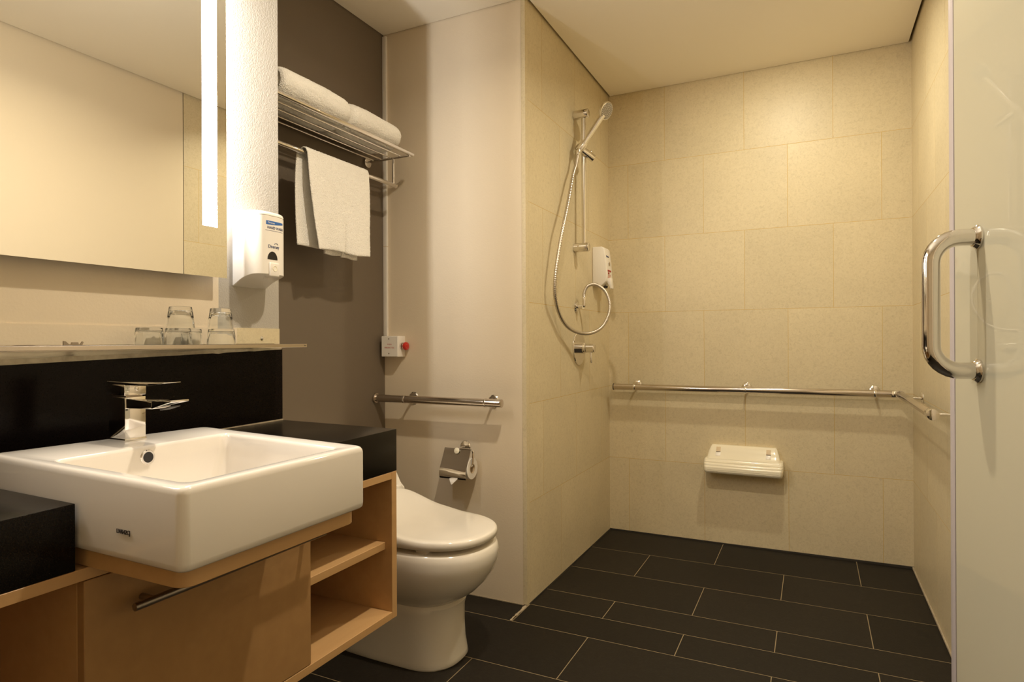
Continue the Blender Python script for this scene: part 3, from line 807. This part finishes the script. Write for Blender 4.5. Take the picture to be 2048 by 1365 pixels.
t = thing('grab_bar', 'long polished steel grab bar running round the shower corner', 'grab bar', (-.30, QB, .8))
qs_, ps_ = QB - .066, PR - .060
MB().cyl((-.973, qs_, .799), (ps_ - .026, qs_, .8005), BR, bev=.001).obj('bar', 'steel', t)
MB().cyl((-.9765, qs_, .799), (-.973, qs_, .799), BR + .0015, bev=.0006).obj('end_cap', 'rubber', t)
MB().tube([(ps_ - .030, qs_, .8005), (ps_ - .016, qs_ - .001, .8005), (ps_ - .004, qs_ - .008, .8005), (ps_, qs_ - .022, .8005), (ps_, qs_ - .034, .8005)], BR + .002, 20, smooth=4).obj('corner_elbow', 'chrome', t)
MB().cyl((ps_, qs_ - .03, .8005), (ps_, 2.43, .802), BR, bev=.001).obj('bar', 'steel', t)
MB().cyl((ps_, 2.455, .802), (ps_, 2.405, .802), BR + .0022, bev=.001).obj('end_cap', 'chrome', t)
for x in (-.861, -.3025, .2563):
    MB().cyl((x - .005, qs_, .800), (x + .005, qs_, .800), BR + .0022, bev=.001).obj('collar', 'chrome', t)
    MB().cyl((x, QB - .008, .807), (x, qs_ + BR * .6, .807), .005, seg=16).obj('post', 'chrome', t)
    MB().lathe([(0, .024), (.003, .024), (.0065, .020), (.008, .007)], (x, QB, .809), (0, -1, 0), 32).obj('wall_flange', 'chrome', t)
for y in (3.06, 2.43):
    MB().cyl((PR - .008, y, .802), (ps_ + BR * .6, y, .802), .005, seg=16).obj('post', 'chrome', t)
    MB().lathe([(0, .024), (.003, .024), (.0065, .020), (.008, .007)], (PR, y, .803), (-1, 0, 0), 32).obj('wall_flange', 'chrome', t)

# ------------------------------------------------------------------ toilet
TQ = 1.755
t = thing('toilet', 'white one-piece toilet with closed bidet-seat lid beside the vanity', 'toilet', (-1.3, TQ, 0))
def ring(z, pf, pb, w, n=2.3, pc=None, m=64, q=TQ, sb=3.2):
    pc = (pf - w * 1.15) if pc is None else pc; out = []
    for k in range(m):
        th = 2 * PI * k / m; c, s_ = math.cos(th), math.sin(th); e = 2 / (n if c > 0 else sb)
        x = pc + (pf - pc if c > 0 else pc - pb) * math.copysign(abs(c) ** e, c)
        y = q + w * math.copysign(abs(s_) ** e, s_)
        out.append((x, y, z(x) if callable(z) else z))
    return out
prof = [(0, -1.036, .119, 2.5), (.006, -1.032, .121, 2.5), (.02, -1.035, .119, 2.5), (.06, -1.040, .117, 2.4), (.12, -1.043, .116, 2.4), (.17, -1.040, .117, 2.3), (.192, -1.034, .119, 2.3),
        (.200, -1.036, .116, 2.3), (.212, -1.010, .128, 2.25), (.235, -.975, .146, 2.25), (.265, -.945, .162, 2.2), (.30, -.921, .174, 2.2), (.335, -.908, .181, 2.2), (.365, -.905, .183, 2.2),
        (.382, -.910, .181, 2.2), (.3895, -.917, .177, 2.2), (.392, -.928, .170, 2.2)]
rings = [ring(z, pf - (.008 if z < .2 else .021), -1.60, w, n) for z, pf, w, n in prof]
MB().loft(rings).obj('bowl', 'toilet', t, smooth=60)
MB().loft([ring(z, -.995 - s_, -1.42, .135 - s_, 2.2) for z, s_ in ((.390, 0), (.400, 0), (.4085, .006))]).obj('seat', 'ivory_dk', t, smooth=60)
def lz(x):
    if x > -1.05: return .4355 - .02 * (x + 1.05)
    u = (-1.05 - x) / .33
    return .4355 + .076 * u ** 2.6
LR = lambda z, d: ring(z, -.932 - d, -1.385 + d, .1825 - d, 2.25, sb=5.5)
rings = [LR(.4095, .010), LR(.4075, .004), LR(.410, .0008), LR(lambda x: lz(x) - .012, 0), LR(lambda x: lz(x) - .005, .0015), LR(lambda x: lz(x) - .0015, .005), LR(lambda x: lz(x), .011)]
rings += [LR(lz, d) for d in (.03, .055, .08, .11, .14, .165)]
MB().loft(rings).obj('lid', 'toilet', t, smooth=60)
for (x, y) in ((-1.095, TQ - .14), (-1.095, TQ + .14)):
    MB().box(x - .02, x + .02, y - .012, y + .012, .390, .4085, bev=.003).obj('buffer', 'plastic', t)
# bidet unit behind the lid and tank
mb = MB()
sec = [(-1.388, .398), (-1.388, .500), (-1.405, .515), (-1.45, .60), (-1.475, .615), (-1.52, .615), (-1.52, .398)]
mb.prism(sec, -.176, .176, bev=.006, seg=3, frame=frame((0, TQ, 0), (1, 0, 0), (0, 0, 1)))
mb.obj('bidet_unit', 'toilet', t)
MB().box(-1.400, -1.380, TQ + .118, TQ + .150, .492, .5145, bev=.002, mat=None).obj('hinge_cover', 'plastic', t)
mb = MB()
mb.loft([ring(z, pf, -1.702, w, 6, pc=-1.60, sb=8) for z, pf, w in ((0, -1.50, .12), (.02, -1.50, .12), (.30, -1.49, .16), (.42, -1.478, .188), (.60, -1.475, .196), (.668, -1.475, .198))])
tk = mb.obj('tank', 'toilet', t, smooth=50)
MB().loft([ring(z, pf, -1.706, w, 6, pc=-1.60, sb=8) for z, pf, w in ((.669, -1.473, .199), (.672, -1.469, .202), (.690, -1.469, .202), (.697, -1.474, .198))]).obj('tank_lid', 'toilet', t, smooth=50)
MB().lathe([(0, .022), (.003, .022), (.004, .019), (.005, .004)], (-1.59, TQ, .697), (0, 0, 1), 30).obj('flush_button', 'chrome', t)

# ------------------------------------------------------------------ paper holder and roll
t = thing('paper_holder', 'chrome toilet paper holder with a flap cover on the cream wall', 'paper holder', (-1.30, QT, .60))
MB().lathe([(0, .024), (.004, .024), (.008, .021), (.010, .006)], (-1.2965, QT, .6135), (0, -1, 0), 32).obj('wall_flange', 'chrome', t)
mb = MB()
mb.tube([(-1.2965, QT - .008, .6135), (-1.2965, QT - .045, .6135), (-1.289, QT - .052, .612), (-1.245, QT - .054, .611), (-1.233, QT - .054, .604), (-1.2305, QT - .056, .585), (-1.2315, QT - .058, .556), (-1.236, QT - .059, .546), (-1.25, QT - .06, .5445), (-1.345, QT - .06, .5445)], .0042, 10, smooth=4)
mb.obj('arm', 'chrome', t)
# curved flap
prof = [(QT - .061, .613), (QT - .074, .586), (QT - .088, .560), (QT - .096, .545), (QT - .1015, .535), (QT - .1055, .522), (QT - .1045, .507), (QT - .100, .497)]
P = catmull([Vector((y, z, 0)) for y, z in prof], 5)
mb = MB()
mb.loft([[(-1.361, p.x, p.y), (-1.238, p.x, p.y), (-1.238, p.x + .0014, p.y + .0006), (-1.361, p.x + .0014, p.y + .0006)] for p in P])
cv = mb.obj('cover_flap', 'chrome', t, smooth=50)
MB().lathe([(0, .012), (.002, .0125), (.004, .010), (.0045, .004), (.006, .003)], (-1.2985, QT - .069, .605), (0, -1, .3), 26).obj('cover_button', 'seatpl', cv)
MB().tube([(-1.300, QT - .055, .6115), (-1.2985, QT - .067, .610)], .006, 12).obj('hinge', 'chrome', t)
t = thing('toilet_roll', 'white toilet paper roll on the chrome holder', 'toilet paper', (-1.295, QT - .06, .5))
rc = (QT - .0520, .5350)
mb = MB()
mb.lathe([(0, .020), (0, .0420), (.001, .0430), (.115, .0430), (.116, .0420), (.116, .020)], (-1.352, rc[0], rc[1]), (1, 0, 0), 48, caps=False); mb.obj('paper', 'tissue', t, smooth=40)
MB().lathe([(0, .0195), (.116, .0195), (.116, .0185), (0, .0185)], (-1.352, rc[0], rc[1]), (1, 0, 0), 32, caps=False).obj('core', 'ivory_dk', t)
mb = MB(); mb.loft([[(-1.318, QT - .098, .500), (-1.317, QT - .094, .503), (-1.275, QT - .094, .503), (-1.276, QT - .098, .500)],
                    [(-1.307, QT - .1105, .489), (-1.306, QT - .1085, .489), (-1.284, QT - .1085, .489), (-1.285, QT - .1105, .489)],
                    [(-1.2975, QT - .116, .478), (-1.2965, QT - .115, .478), (-1.2945, QT - .115, .478), (-1.2955, QT - .116, .478)]])
mb.obj('loose_tip', 'tissue', t, smooth=0)

# ------------------------------------------------------------------ shower: riser rail, hand shower, hose, outlet, mixer
t = thing('riser_rail', 'vertical chrome riser rail on the left shower wall', 'shower rail', (PL, 2.79, 1.48))
for z in (2.122, 1.491):
    MB().lathe([(0, .0205), (.001, .0215), (.068, .0215), (.0715, .0205), (.073, .018)], (PL, 2.788, z), (1, 0, 0), 36).obj('wall_bracket', 'chrome', t)
MB().cyl((PL + .047, 2.792, 1.484), (PL + .047, 2.792, 2.120), .0112, seg=28).obj('rail_tube', 'chrome', t)
mb = MB()
sa = Vector((-.990, 2.748, 1.962)); sb_ = Vector((-.932, 2.815, 1.912)); dv = (sb_ - sa).normalized()
mb.lathe([(0, .013), (.003, .0165), (.012, .0175), ((sb_ - sa).length - .004, .0185), ((sb_ - sa).length, .0165)], sa, dv, 32)
sl = mb.obj('slider', 'chrome', t)
MB().cyl((-.948, 2.812, 1.937), (-.943, 2.818, 1.953), .004, bev=.0006).obj('slider_pin', 'chrome', sl)

H0 = Vector((-.972, 2.728, 1.930)); H1 = Vector((-.8635, 2.778, 2.112)); hd = (H1 - H0).normalized()
t = thing('hand_shower', 'chrome hand shower resting in the riser rail slider', 'hand shower', tuple(H0))
nrm_ = Vector((.80, -.30, -.52)); nrm_ = (nrm_ - hd * nrm_.dot(hd)).normalized()
L_ = (H1 - H0).length
mb = MB(); mb.tube([H0, H0 + hd * .03, H0 + hd * .09, H0 + hd * (L_ - .045), H0 + hd * (L_ - .02)], [.0105, .0118, .0125, .0135, .014], 24)
mb.obj('handle', 'chrome', t)
mb = MB(); mb.lathe([(-.020, .006), (-.0185, .020), (-.013, .033), (-.004, .0405), (.004, .042), (.0075, .041), (.009, .038)], H1 + hd * .006, nrm_, 44)
mb.obj('shower_head', 'chrome', t)
mb = MB(); mb.lathe([(.0088, .0375), (.0100, .036), (.0105, .001)], H1 + hd * .006, nrm_, 44)
fp = mb.obj('spray_face', simple('spray_face_plate', (.30, .27, .22), .35, metal=.7), t)
mb = MB(); a_ = nrm_.orthogonal().normalized(); b__ = nrm_.cross(a_)
for rr_, n_ in ((.009, 6), (.017, 12), (.025, 18), (.032, 22)):
    for k in range(n_):
        c_ = H1 + hd * .006 + nrm_ * .0104 + rr_ * (math.cos(2 * PI * k / n_) * a_ + math.sin(2 * PI * k / n_) * b__)
        mb.lathe([(0, .0014), (.0016, .0010)], c_, nrm_, 8)
mb.obj('nozzles', 'plastic', fp)
mb = MB(); mb.lathe([(-.016, .0135), (-.004, .017), (.012, .0185), (.02, .0175)], H0 + hd * .022, hd, 28)
mb.obj('cradle_sleeve', 'chrome', t)

hose = [(-.974, 2.726, 1.926), (-.978, 2.70, 1.86), (-.9781, 2.66, 1.804), (-.970, 2.58, 1.673), (-.9634, 2.50, 1.5484), (-.9693, 2.46, 1.436), (-.9738, 2.43, 1.3271), (-.9805, 2.44, 1.2437), (-.9877, 2.50, 1.1723),
        (-.9826, 2.58, 1.1154), (-.9672, 2.68, 1.0875), (-.9345, 2.76, 1.0834), (-.8977, 2.82, 1.112), (-.8724, 2.85, 1.1716), (-.8703, 2.86, 1.2315), (-.8891, 2.85, 1.2839), (-.9246, 2.83, 1.3148), (-.9603, 2.81, 1.310), (-.977, 2.803, 1.277), (-.978, 2.803, 1.250)]
t = thing('shower_hose', 'flexible metal shower hose looping down from the hand shower', 'hose', hose[0])
P = catmull([Vector(p) for p in hose], 40)
rad = [.0078 + .0005 * (1 if i % 4 < 2 else -1) for i in range(len(P))]
MB().tube(P, rad, 12).obj('hose_tube', 'hose', t, smooth=60)
d0 = (P[0] - P[8]).normalized()
MB().lathe([(-.022, .0082), (-.018, .0105), (0, .0105)], P[0] + d0 * .004, d0, 20).obj('hose_nut', 'chrome', t)
MB().lathe([(0, .0085), (.004, .0105), (.020, .0105)], (-.978, 2.803, 1.258), (0, 0, -1), 20).obj('hose_nut', 'chrome', t)

t = thing('hose_outlet', 'small chrome elbow outlet feeding the shower hose', 'water outlet', (PL, 2.80, 1.21))
MB().lathe([(0, .026), (.003, .0265), (.009, .023), (.011, .012)], (PL, 2.803, 1.212), (1, 0, 0), 32).obj('wall_flange', 'chrome', t)
mb = MB(); mb.tube([(PL + .008, 2.803, 1.212), (PL + .030, 2.803, 1.212), (PL + .039, 2.803, 1.215), (PL + .041, 2.803, 1.224), (PL + .041, 2.803, 1.238)], .0095, 16, smooth=4)
mb.lathe([(0, .012), (.012, .012)], (PL + .032, 2.803, 1.201), (0, 0, 1), 6)
mb.obj('elbow', 'chrome', t)

t = thing('shower_mixer', 'round chrome shower mixer plate with lever below the hose loop', 'shower valve', (PL, 2.84, 1.013))
MB().lathe([(0, .083), (.003, .083), (.0055, .080), (.006, .03)], (PL, 2.84, 1.013), (1, 0, 0), 56).obj('wall_plate', 'chrome', t)
MB().lathe([(.004, .026), (.03, .026), (.034, .022), (.038, .022)], (PL, 2.84, 1.013), (1, 0, 0), 36).obj('valve_sleeve', 'chrome', t)
kb = MB().lathe([(.038, .019), (.041, .0215), (.078, .0215), (.080, .020), (.081, .016)], (PL, 2.84, 1.013), (1, 0, 0), 36).obj('lever_hub', 'chrome', t)
MB().cyl((PL + .062, 2.84, .995), (PL + .062, 2.84, .942), .006, .0052, bev=.001).obj('lever', 'chrome', kb)

# ------------------------------------------------------------------ soap dispenser in the shower
dq0, dq1, dz0, dz1 = 3.050, 3.150, 1.318, 1.531
t = thing('soap_dispenser', 'white soap dispenser with red print on the left shower wall', 'dispenser', (PL, 3.10, dz0))
sec = [(PL + .0005, dz0 + .012), (PL + .0005, dz1), (PL + .052, dz1), (PL + .064, dz1 - .012), (PL + .074, dz1 - .09), (PL + .078, dz0 + .060), (PL + .074, dz0 + .035), (PL + .05, dz0 + .012)]
mb = MB(); mb.prism(sec, dq0, dq1, bev=.005, seg=3, frame=Matrix(((1, 0, 0, 0), (0, 0, 1, 0), (0, 1, 0, 0), (0, 0, 0, 1))))
mb.obj('dispenser_body', 'plastic', t)
mb = MB(); mb.prism([(PL + .072, dz0 + .052), (PL + .088, dz0 + .054), (PL + .093, dz0 - .002), (PL + .086, dz0 - .003), (PL + .070, dz0 + .030)], dq0 + .03, dq1 - .03, bev=.002, frame=Matrix(((1, 0, 0, 0), (0, 0, 1, 0), (0, 1, 0, 0), (0, 0, 0, 1))))
mb.obj('push_lever', 'plastic', t)
MB().box(PL + .0655, PL + .0785, 3.093, 3.107, dz1 - .095, dz1 - .075, bev=.001).obj('level_window', 'steel', t)
fr = lambda y, z, x: frame((x, y, z), (0, 1, 0), (-.12, 0, 1))
text_mesh('brand_text', 'Diversey', .010, fr(3.068, dz1 - .052, PL + .0705), 'navy', t, depth=.0025)
text_mesh('red_text', 'SHOWER\nGEL', .013, fr(3.068, dz1 - .128, PL + .0780), 'redink', t, depth=.0025)
for k in range(3): MB().box(PL + .0755, PL + .0785, 3.068, 3.118, dz0 + .066 - k * .006, dz0 + .068 - k * .006).obj('red_line', 'redink', t)
MB().cyl((PL + .055, 3.10, dz0 + .014), (PL + .055, 3.10, dz0 + .002), .012, .010).obj('nozzle', 'rubber', t)

# ------------------------------------------------------------------ folded shower seat on the back wall
def shower_seat():
    x0, x1 = -.497, -.135; cx = (x0 + x1) / 2
    t = thing('folding_shower_seat', 'ivory ribbed shower seat folded against the back wall', 'shower seat', (cx, QB, .38))
    # (depth from wall, z, half width)
    prof = [(.000, .511, .148), (.010, .5135, .150), (.022, .5115, .152), (.034, .503, .157), (.050, .480, .1655), (.064, .460, .1695), (.076, .4500, .1710)]
    low = [(.0, .4515, .170), (.05, .4512, .176), (.078, .4495, .180), (.082, .4460, .1835), (.0835, .4425, .1840), (.087, .4405, .1845), (.091, .4360, .185), (.0915, .4315, .185), (.095, .4290, .1855), (.0985, .4230, .1855), (.099, .4175, .1855), (.102, .4150, .1855), (.1045, .4080, .185),
           (.1035, .4030, .185), (.1045, .4000, .1845), (.103, .3945, .1845), (.1035, .3925, .184), (.101, .3865, .183), (.100, .3845, .182), (.092, .3790, .180), (.075, .3765, .178), (.03, .379, .176), (.0, .384, .175)]
    def shell(prof, name, rnd):
        mb = MB(); bm = bmesh.new(); n = 40; rows = []
        for d, z, hw in prof:
            row = []
            for k in range(n + 1):
                u = -1 + 2 * k / n
                uu = math.sin(u * PI / 2)
                x = cx + hw * uu
                edge = max(0, (abs(uu) - (1 - rnd)) / rnd)
                dd = d * (1 - .18 * edge ** 2.5)
                row.append(bm.verts.new((x, QB - .0005 - dd, z)))
            rows.append(row)
        for A, B in zip(rows[:-1], rows[1:]):
            for k in range(n): bm.faces.new((A[k], A[k + 1], B[k + 1], B[k]))
        # flanks down to the wall
        for s_ in (0, n):
            back = [bm.verts.new((r[s_].co.x, QB - .0005, r[s_].co.z)) for r in rows]
            for i in range(len(rows) - 1):
                try: bm.faces.new((rows[i][s_], rows[i + 1][s_], back[i + 1], back[i]))
                except ValueError: pass
        bmesh.ops.remove_doubles(bm, verts=bm.verts, dist=1e-5)
        bmesh.ops.recalc_face_normals(bm, faces=bm.faces)
        mb._merge(bm)
        return mb.obj(name, 'seatpl', t, smooth=32)
    shell(prof, 'back_panel', .10); shell(low, 'ribbed_seat', .08)
    for x in (cx - .118, cx + .118):
        fr = frame((x, QB - .0335, .5035), (1, 0, 0), (0, -.032, -.046))
        w = .0105
        mb = MB(); mb.box(-w, w, .000, .026, -.0022, .0016, mat=fr, bev=.0006); mb.obj('hinge_pad', 'ivory_dk', t)
        mb = MB(); mb.box(-w - .0015, w + .001, .030, .050, -.0024, .0015, mat=fr, bev=.0008); mb.obj('hinge_block', 'plastic', t)
        mb = MB(); mb.box(-w, w, .0262, .0285, -.0022, .0022, mat=fr); mb.obj('hinge_slot', 'rubber', t)
shower_seat()

# ------------------------------------------------------------------ glass shower door, standing open beside the camera
dd_ = Vector((-.189, .982, 0)).normalized(); nd = Vector((-.982, -.189, 0)).normalized()   # along the pane (away), and normal towards the room
Mh = Vector((.222, 1.130, 0)); E_ = Mh + dd_ * .0955; W_ = .78
t = thing('shower_door', 'frosted glass shower door standing open at the right', 'door', (E_.x, E_.y, .012))
fr = frame((E_.x, E_.y, 0), -dd_, Vector((0, 0, 1)))     # local x runs back towards the hinge, z = normal
zsgn = 1 if (fr.to_3x3() @ Vector((0, 0, 1))).dot(nd) > 0 else -1
z0_, z1_ = (-.010, 0) if zsgn > 0 else (0, .010)
MB().box(.013, W_, .012, 2.12, z0_, z1_, mat=fr, bev=.0008, seg=1).obj('glass_pane', 'frost', t)
MB().box(-.004, .0135, .014, 2.12, z0_ - .0015 * 1, z1_ + .0015, mat=fr, bev=.0015).obj('edge_seal', 'seal', t)
def dpt(s, off, z): return Mh + dd_ * s + nd * off + Vector((0, 0, z))
hz0, hz1 = 1.0005, 1.1995; R = .038; so = .0625
def arc(zc_, sgn):
    return [dpt(0, so - R + R * math.sin(a), zc_ - sgn * (R - R * math.cos(a)) * -1 * -1 if False else zc_ - sgn * (R * (1 - math.cos(a)))) for a in [PI / 2 * k / 8 for k in range(9)]]
up = [dpt(0, .000, hz1), dpt(0, so - R, hz1)] + arc(hz1, 1)[1:]
dn_ = [dpt(0, .000, hz0), dpt(0, so - R, hz0)] + arc(hz0, -1)[1:]
path = up + [dpt(0, so, hz1 - .07), dpt(0, so, hz0 + .07)] + dn_[::-1]
hnd = MB().tube(path, .0125, 28).obj('pull_handle', 'chrome', t, smooth=60)
for z in (hz0, hz1):
    MB().lathe([(0, .0175), (.003, .0178), (.006, .0150), (.008, .0140), (.0085, .0125)], dpt(0, .0, z), nd, 36).obj('mounting_collar', 'chrome', hnd)
MB().cyl(dpt(-.0102, .0055, hz0 - .004), dpt(-.0160, .0055, hz0 - .004), .0022).obj('grub_screw', 'rubber', hnd)
for z in (.35, 1.80):
    a = dpt(.0955 - W_ + .03, -.005, z)
    MB().box(W_ - .035, W_ + .02, z - .04, z + .04, z0_ - .004, z1_ + .004, mat=fr, bev=.002).obj('hinge', 'chrome', t)

# ------------------------------------------------------------------ camera and view
cam = bpy.data.cameras.new('camera'); co = bpy.data.objects.new('camera', cam); COL.objects.link(co)
cam.sensor_width = 36; cam.lens = 1239.67 / 2048 * 36; cam.clip_start = .02
co.matrix_world = Matrix.Translation((0, 0, H)) @ Matrix.Rotation(.4517, 4, 'Z') @ Matrix.Rotation(PI / 2 + .0005, 4, 'X') @ Matrix.Rotation(-.0046, 4, 'Z')
S.camera = co
w = bpy.data.worlds.new('world'); S.world = w; w.use_nodes = True
w.node_tree.nodes['Background'].inputs[0].default_value = (.05, .04, .03, 1); w.node_tree.nodes['Background'].inputs[1].default_value = .2
S.view_settings.view_transform = 'Standard'; S.view_settings.look = 'None'; S.view_settings.gamma = 1; S.view_settings.exposure = 0
S.view_settings.use_curve_mapping = False
S.cycles.max_bounces = 10; S.cycles.diffuse_bounces = 6; S.cycles.glossy_bounces = 6; S.cycles.transmission_bounces = 10
S.cycles.sample_clamp_indirect = 6; S.cycles.caustics_refractive = True; S.cycles.caustics_reflective = False; S.cycles.blur_glossy = .5
